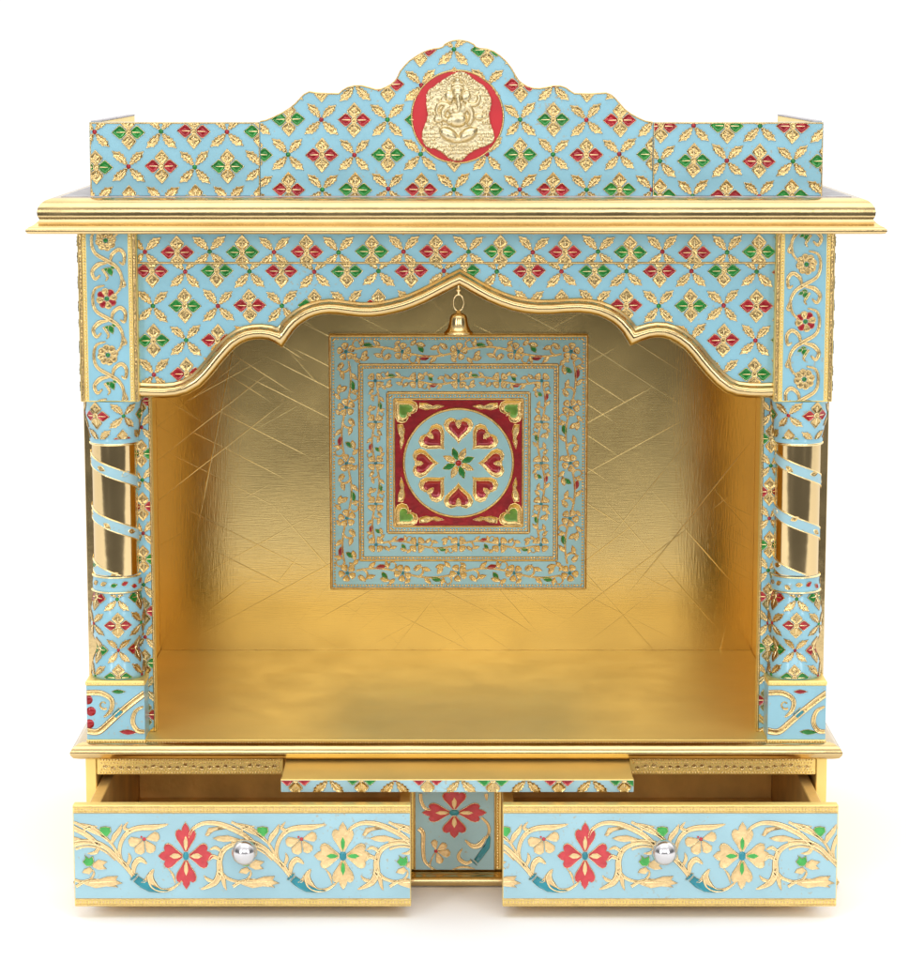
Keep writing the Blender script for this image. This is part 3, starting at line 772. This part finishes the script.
for i in range(7):                                                                    # base courses of beads / leaves
    for j in range(-9, 10):
        y_ = 560+i*24+rnd.uniform(-4, 4); x_ = 430+j*30+(i % 2)*15+rnd.uniform(-5, 5)
        if i < 4 and abs(x_-430) < 150: continue
        E_(x_, y_, rnd.uniform(11, 17), rnd.uniform(6, 9), 1.6, 2.0, rnd.uniform(-30, 30))
for k in range(150):                                                                  # leafy surround
    x_ = rnd.uniform(200, 670); y_ = rnd.uniform(140, 540)
    if abs(x_-430) < 118 and y_ > 130: continue
    E_(x_, y_, rnd.uniform(10, 17), rnd.uniform(8, 13), rnd.uniform(1.2, 2.2), 2.0, rnd.uniform(-60, 60))
for k, (u, v) in enumerate(OL):
    if k % 3 == 0:
        EL.append((u*.95, v*.95, 1.9, 1.6, 2.2, 1.9, 0))
def hf(u, v):
    h = 2.0
    for a, b, rx, ry, hh, bs, an in EL:
        du, dv = u-a, v-b
        if abs(du) > rx+ry or abs(dv) > rx+ry: continue
        if an: c, q = math.cos(an), math.sin(an); du, dv = du*c+dv*q, -du*q+dv*c
        t = 1-(du/rx)**2-(dv/ry)**2
        if t > 0: h = max(h, bs+hh*math.sqrt(t))
    return h
m = Mesh(); G = .62; NU = int(76/G); NV = int(90/G)
hg = {}
for i in range(NU+1):
    for j in range(NV+1):
        u = -38+i*G; v = -45+j*G
        if inside(u, v):
            e = edged(u, v); hg[i, j] = (2+(hf(u, v)-2)*1.25)*min(1, .25+e/1.4)*.85
def V(i, j): return (mc[0]+(-38+i*G), YP-.5-hg[i, j], mc[1]+(-45+j*G))
for i in range(NU):
    for j in range(NV):
        if all(k in hg for k in ((i, j), (i+1, j), (i+1, j+1), (i, j+1))): m.face([V(i, j), V(i+1, j), V(i+1, j+1), V(i, j+1)], 'figure', True)
# skirt down to the disc
edge = {}
for f in m.f:
    for a, b in zip(f, f[1:]+f[:1]): edge[(a, b)] = 1
for (a, b) in list(edge):
    if (b, a) not in edge:
        p, q = m.v[a], m.v[b]; m.face([q, p, (p[0], YP-.4, p[2]), (q[0], YP-.4, q[2])], 'figure', False, 77)
m.build('relief_figure', ped)

# --- pull-out tray
m = Mesh(); TY = -80
m.box(-173, 175, TY+8, 240, 119.6, 131.2, 'foilf', .5); m.box(-173.4, 175.4, TY, TY+9, 119, 131.8, 'foilf', .6)
m.face([(-173, TY-.4, 119.4), (175, TY-.4, 119.4), (175, TY-.4, 131.2), (-173, TY-.4, 131.2)], 'blued')
r = Rel(rect_clip(-172.6, 174.6, 119.5, 131)); r.lattice(-172.6, 174.6, 119.5, 131, inv(240+255/4.545, 779, TY)[0], 132.4, 32.4, 34)
m.add(r, plane(TY-.4))
m.build('pull_out_tray', shrine)

# --- drawers
def dz(X, Y, Fp):            # enlarged-photo coordinates relative to a flower centre -> mm
    return ((X-818)/6.493/1.036, (430-Y)/6.493/1.036)
def unit(r, fu, fv, red):
    def D(*P): return [(fu+(X-818)/6.73, fv+(430-Y)/6.73) for X, Y in P]
    if red: fourpetal(r, fu, fv, 28.5, 'coral', 'teal', 'pale', 0, (.75, 1.35), (.84, 1.05))
    else: fourpetal(r, fu, fv, 28.5, 'pale', 'teal', 'leaf', 0, (1.0, 1.4), (.87, 1.05))
    # --- left of the flower
    r.relief(D((468, 604), (500, 565), (560, 606), (622, 645), (710, 668), (640, 682), (572, 676), (512, 644)), 'teal', 1.1, .45)
    r.relief(D((445, 592), (460, 570), (490, 545), (500, 550), (485, 575), (455, 598)), 'teal', 1.4, .4)
    r.stroke(D((470, 570), (420, 500), (360, 440), (300, 380), (230, 345), (150, 335), (85, 345)), [2.0, 2.8, 2.6, 2.6, 3.2, 3.0, 2.6])
    r.stroke(D((90, 385), (150, 368), (220, 372), (290, 405), (350, 462)), [1.4, 1.2, 1.1, 1.0, .7], .8)
    r.stroke(D((420, 500), (370, 420), (330, 350), (280, 300), (190, 255), (85, 200)), [1.4, 1.6, 1.4, 1.6, 2.0, 1.4])
    r.stroke(D((315, 335), (250, 275), (190, 235), (110, 210)), [1.0, 2.6, 2.6, .6])
    r.stroke(D((330, 345), (350, 300), (380, 260), (400, 215)), [1.2, 3.0, 2.6, .5])
    r.relief(D((255, 235), (290, 228), (325, 235), (330, 265), (300, 302), (268, 285), (250, 258)), 'leaf', 1.2, .6, z0=.3)
    r.stroke(D((395, 470), (380, 400), (400, 320), (450, 262), (520, 240), (610, 236), (705, 215)), [1.4, 2.0, 2.2, 2.6, 3.0, 3.2, .6])
    fx, fy = D((545, 315))[0]
    for a, L in ((195, 16), (247, 16.5), (303, 16), (12, 15.5)):
        r.relief(r.xf([(.12, .04), (.45, .22), (.75, .34), (.96, .2), (1, 0), (.96, -.2), (.75, -.34), (.45, -.22), (.12, -.04)], fx, fy, math.radians(a), L), 'pale', 1.0, .55)
    r.dot(fx, fy, 1.9, 'coral', .6, 1.0); r.dot(fx-2.8, fy+2, 1.1, 'coral', .4, .8)
    r.stroke(D((470, 550), (478, 490), (515, 455), (560, 485)), [1.6, 3.0, 3.2, .7])
    r.stroke(D((605, 520), (580, 570), (600, 630), (650, 665), (720, 655), (790, 600)), [.7, 3.4, 4.2, 2.2, 1.6, .7])
    # bud flower in the ring and lower leaf
    r.relief(D((135, 470), (155, 445), (150, 425), (178, 445), (205, 430), (213, 470), (195, 500), (160, 500)), 'leaf', 1.2, .6, z0=.3)
    r.relief(D((205, 480), (240, 455), (300, 470), (270, 495), (295, 520), (240, 525), (200, 505)), 'pale', 1.0, .6)
    r.relief(D((185, 505), (205, 530), (180, 555), (130, 545), (145, 520)), 'pale', 1.0, .6)
    r.stroke(D((425, 505), (448, 450), (440, 410)), [1.6, 2.0, .5]); r.stroke(D((250, 350), (225, 405), (170, 415)), [1.8, 2.2, .5])
    r.stroke(D((560, 560), (545, 600), (520, 610)), [.5, 1.6, .5]); r.stroke(D((240, 590), (160, 600), (90, 640)), [.6, 1.6, 1.8])
    r.stroke(D((700, 520), (730, 560), (745, 620)), [.5, 1.4, .5]); r.stroke(D((455, 262), (415, 240), (440, 200)), [1.6, 2.0, .5])
    # --- right of the flower: the scroll that feeds the next horn
    def Rr(*P): return [(fu+(X+26)/6.73, fv+(425-Y)/6.73) for X, Y in P]
    r.stroke(Rr((-5, 300), (20, 245), (90, 205), (180, 205), (270, 235), (360, 285), (430, 345)), [.7, 1.8, 2.2, 2.6, 3.0, 2.8, 2.4])
    r.relief(Rr((100, 285), (125, 235), (190, 225), (250, 240), (190, 245), (150, 262), (120, 292)), 'pale', 1.0, .5)
    r.relief(Rr((150, 305), (190, 290), (250, 285), (330, 310), (290, 322), (230, 330), (185, 322)), 'pale', 1.0, .6)
    r.stroke(Rr((400, 340), (300, 345), (225, 385), (195, 460), (195, 540), (160, 610), (70, 655)), [1.2, 2.2, 2.8, 3.0, 3.6, 3.4, .7])
    r.stroke(Rr((185, 530), (215, 580), (225, 625), (238, 660)), [3.2, 2.6, 1.8, .5])
    r.stroke(Rr((190, 520), (240, 575), (310, 600), (370, 590), (400, 550), (395, 520)), [2.2, 1.8, 1.6, 1.4, 1.2, .6])
    r.relief(Rr((300, 600), (370, 590), (430, 585), (490, 565), (560, 562), (545, 590), (590, 612), (540, 625), (560, 640), (480, 632), (410, 645), (350, 625)), 'pale', 1.1, .7)
    r.stroke(Rr((200, 450), (150, 430), (120, 465)), [1.8, 2.4, .5]); r.stroke(Rr((215, 400), (170, 370), (130, 385)), [1.4, 2.0, .5])
    r.stroke(Rr((160, 600), (120, 590), (90, 560)), [1.4, 2.0, .5]); r.stroke(Rr((330, 262), (370, 230), (430, 225)), [1.4, 1.8, .5])
    r.stroke(Rr((370, 610), (450, 605), (540, 600)), [.8, .7, .2], .5, 'rim', n=2, z0=.9, solid=True)
def drawer(u0, u1, flowers):
    YD = -110.0
    d = link(bpy.data.objects.new('drawer', None), shrine)
    m = Mesh(); m.box(u0, u1, YD, YD+12, 11.5, 114.2, 'foilf', .7)
    m.face([(u0+.8, YD-.4, 20), (u1-.8, YD-.4, 20), (u1-.8, YD-.4, 106), (u0+.8, YD-.4, 106)], 'blued')
    r = Rel(rect_clip(u0+1, u1-1, 20.2, 105.8), gold='pale')
    for px, red in flowers:
        fu, fv = inv(px, 855.5, YD); unit(r, fu, fv, red)
    r.clip = None
    for z in (13.2, 18.8, 107.2, 112.6): r.stroke([(u0+.7, z), (u1-.7, z)], .8, .8, 'relief', n=1, solid=True)
    for z in (16, 109.9): r.beads((u0+1, z), (u1-1, z), 3.2, 1.25, 'pale', 0, .9)
    m.add(r, plane(YD-.3)); m.build('drawer_front', d)
    m = Mesh(); a = u0+20 if u0 < 0 else u0+10; b = u1-10 if u0 < 0 else u1-20
    for x0, x1 in ((a-9, a+2), (b-2, b+9)): m.box(x0, x1, YD+12.2, 258, 16.5, 106, 'wood', .8)
    m.box(a+2.2, b-2.2, 248, 258, 17, 104, 'wood', .5); m.box(a+2.2, b-2.2, YD+12.3, 247.8, 17, 22, 'wood', .3)
    m.build('drawer_box', d)
    # knob
    px = 244.5 if u0 < 0 else 664.5
    ku, kv = inv(px, 852, -126)
    m = Mesh(); prof = [(5.5, 0), (5.5, 1), (4, 2.2), (3.6, 6)]
    for k in range(1, 17):
        t = PI*k/16; prof.append((12.6*math.sin(t)+.001, 16.6-11.4*math.cos(t)))
    prof = [p for i, p in enumerate(prof) if not (i > 3 and p[1] < 6.2)]
    n = 40; rows = [[(ku+q*math.sin(2*PI*k/n), YD-.4-e, kv+q*math.cos(2*PI*k/n)) for k in range(n)] for q, e in prof]
    for A, B in zip(rows, rows[1:]):
        for k in range(n): m.face([A[k], A[(k+1) % n], B[(k+1) % n], B[k]], 'chrome', True)
    m.build('knob', d)
drawer(-375, -44.6, [(186-157, False), (186, True), (343, False), (500, True)])
drawer(45.4, 373.4, [(428, False), (585, True), (742, False), (899, True)])

# ------------------------------------------------------------------ bell hanging from the arch
bell = link(bpy.data.objects.new('bell', None))
bell['label'] = 'small shiny brass bell hanging on a ring under the peak of the scalloped arch'; bell['category'] = 'bell'
bu, bz = inv(458.5, 334, 6)
bell.location = (bu*S, 6*S, bz*S)
def bm_(name, m): return m.build(name, bell)
m = Mesh(); prof = [(11.6, 1), (14.6, 0), (14.8, 1.2), (13, 2.8), (11.2, 5), (9.9, 8), (9, 12), (8.4, 16), (7.4, 18.6), (5, 20.4), (2.4, 21), (2.2, 23.4), (.1, 23.6)]
m.lathe(0, 0, prof, 'polished', 40, False)
m.lathe(0, 0, [(11.6, 1), (9.6, 5), (8.2, 12), (6.6, 17.6), (.1, 18.6)], 'foilf', 40, False); bm_('bell_body', m)
m = Mesh()
R1, r1 = 8.2, .8
for i in range(28):
    for j in range(8):
        def T(a, b):
            A = 2*PI*a/28; B = 2*PI*b/8; q = R1+r1*math.cos(B); return (q*math.sin(A)*.62, r1*math.sin(B)*1.0, 31+q*math.cos(A))
        m.face([T(i, j), T(i+1, j), T(i+1, j+1), T(i, j+1)], 'rim', True)
bm_('hanging_ring', m)
m = Mesh(); m.lathe(0, 0, [(.9, 38), (1.0, 42), (2.4, 43), (2.4, 44), (.9, 44.4), (.9, 48)], 'rim', 12, True); bm_('hook', m)
m = Mesh(); m.lathe(0, 0, [(.7, 18), (.7, 4), (2.6, 3.4), (3.2, 1), (2.4, -1.2), (.1, -1.8)], 'polished', 16, False); bm_('clapper', m)

# ------------------------------------------------------------------ white table top
me = bpy.data.meshes.new('tabletop'); T0 = -0.0006
me.from_pydata([(-4, -1.25, T0), (4, -1.25, T0), (4, 6, T0), (-4, 6, T0)], [], [(0, 1, 2, 3)]); me.materials.append(M['table'])
tb = link(bpy.data.objects.new('tabletop', me)); tb['kind'] = 'structure'

# ------------------------------------------------------------------ light
w = bpy.data.worlds.new('World'); scene.world = w; w.use_nodes = True
nt = w.node_tree; N = nt.nodes; L = nt.links
bg = N['Background']; tc = N.new('ShaderNodeTexCoord'); sp = N.new('ShaderNodeSeparateXYZ'); L.new(tc.outputs['Generated'], sp.inputs[0])
def mrange(sock, a, b, c, d):
    n = N.new('ShaderNodeMapRange'); n.interpolation_type = 'SMOOTHSTEP'
    for i, v in enumerate((a, b, c, d)): n.inputs[i+1].default_value = v
    L.new(sock, n.inputs[0]); return n.outputs[0]
back_ = mrange(sp.outputs['Y'], -.25, .35, 0.15, 1.10)
top_ = mrange(sp.outputs['Z'], .25, .75, 0.0, .85)
ad = N.new('ShaderNodeMath'); ad.operation = 'ADD'; L.new(back_, ad.inputs[0]); L.new(top_, ad.inputs[1])
L.new(ad.outputs[0], bg.inputs['Strength']); bg.inputs['Color'].default_value = (1, 1, 1, 1)
def area(name, loc, target, sx, sy, power, color=(1, 1, 1)):
    l = bpy.data.lights.new(name, 'AREA'); l.shape = 'RECTANGLE'; l.size = sx; l.size_y = sy; l.energy = power; l.color = color
    o = link(bpy.data.objects.new(name, l)); o.location = loc
    o.rotation_euler = (Vector(target)-Vector(loc)).to_track_quat('-Z', 'Y').to_euler(); return o
area('softbox_top', (0, -0.8, 2.1), (0, 0.0, .3), 2.2, 1.1, 12)
area('softbox_side', (-1.6, -2.7, 1.05), (0, 0, .4), .5, 1.5, 21)
area('softbox_side', (1.6, -2.7, 1.05), (0, 0, .4), .5, 1.5, 18)
area('softbox_front', (0, -3.4, 1.36), (0, 0.1, .35), 1.9, 1.1, 21)

# ------------------------------------------------------------------ camera
cam = bpy.data.cameras.new('camera'); co = link(bpy.data.objects.new('camera', cam))
cam.sensor_fit = 'HORIZONTAL'; cam.sensor_width = 36; cam.lens = F/909*36; cam.clip_start = .05; cam.clip_end = 100
co.location = (CAM[0]*S, CAM[1]*S, CAM[2]*S); co.rotation_euler = (PI/2-TH, 0, 0)
scene.camera = co
scene.view_settings.view_transform = 'Standard'; scene.view_settings.look = 'None'; scene.view_settings.gamma = 1; scene.view_settings.exposure = 0
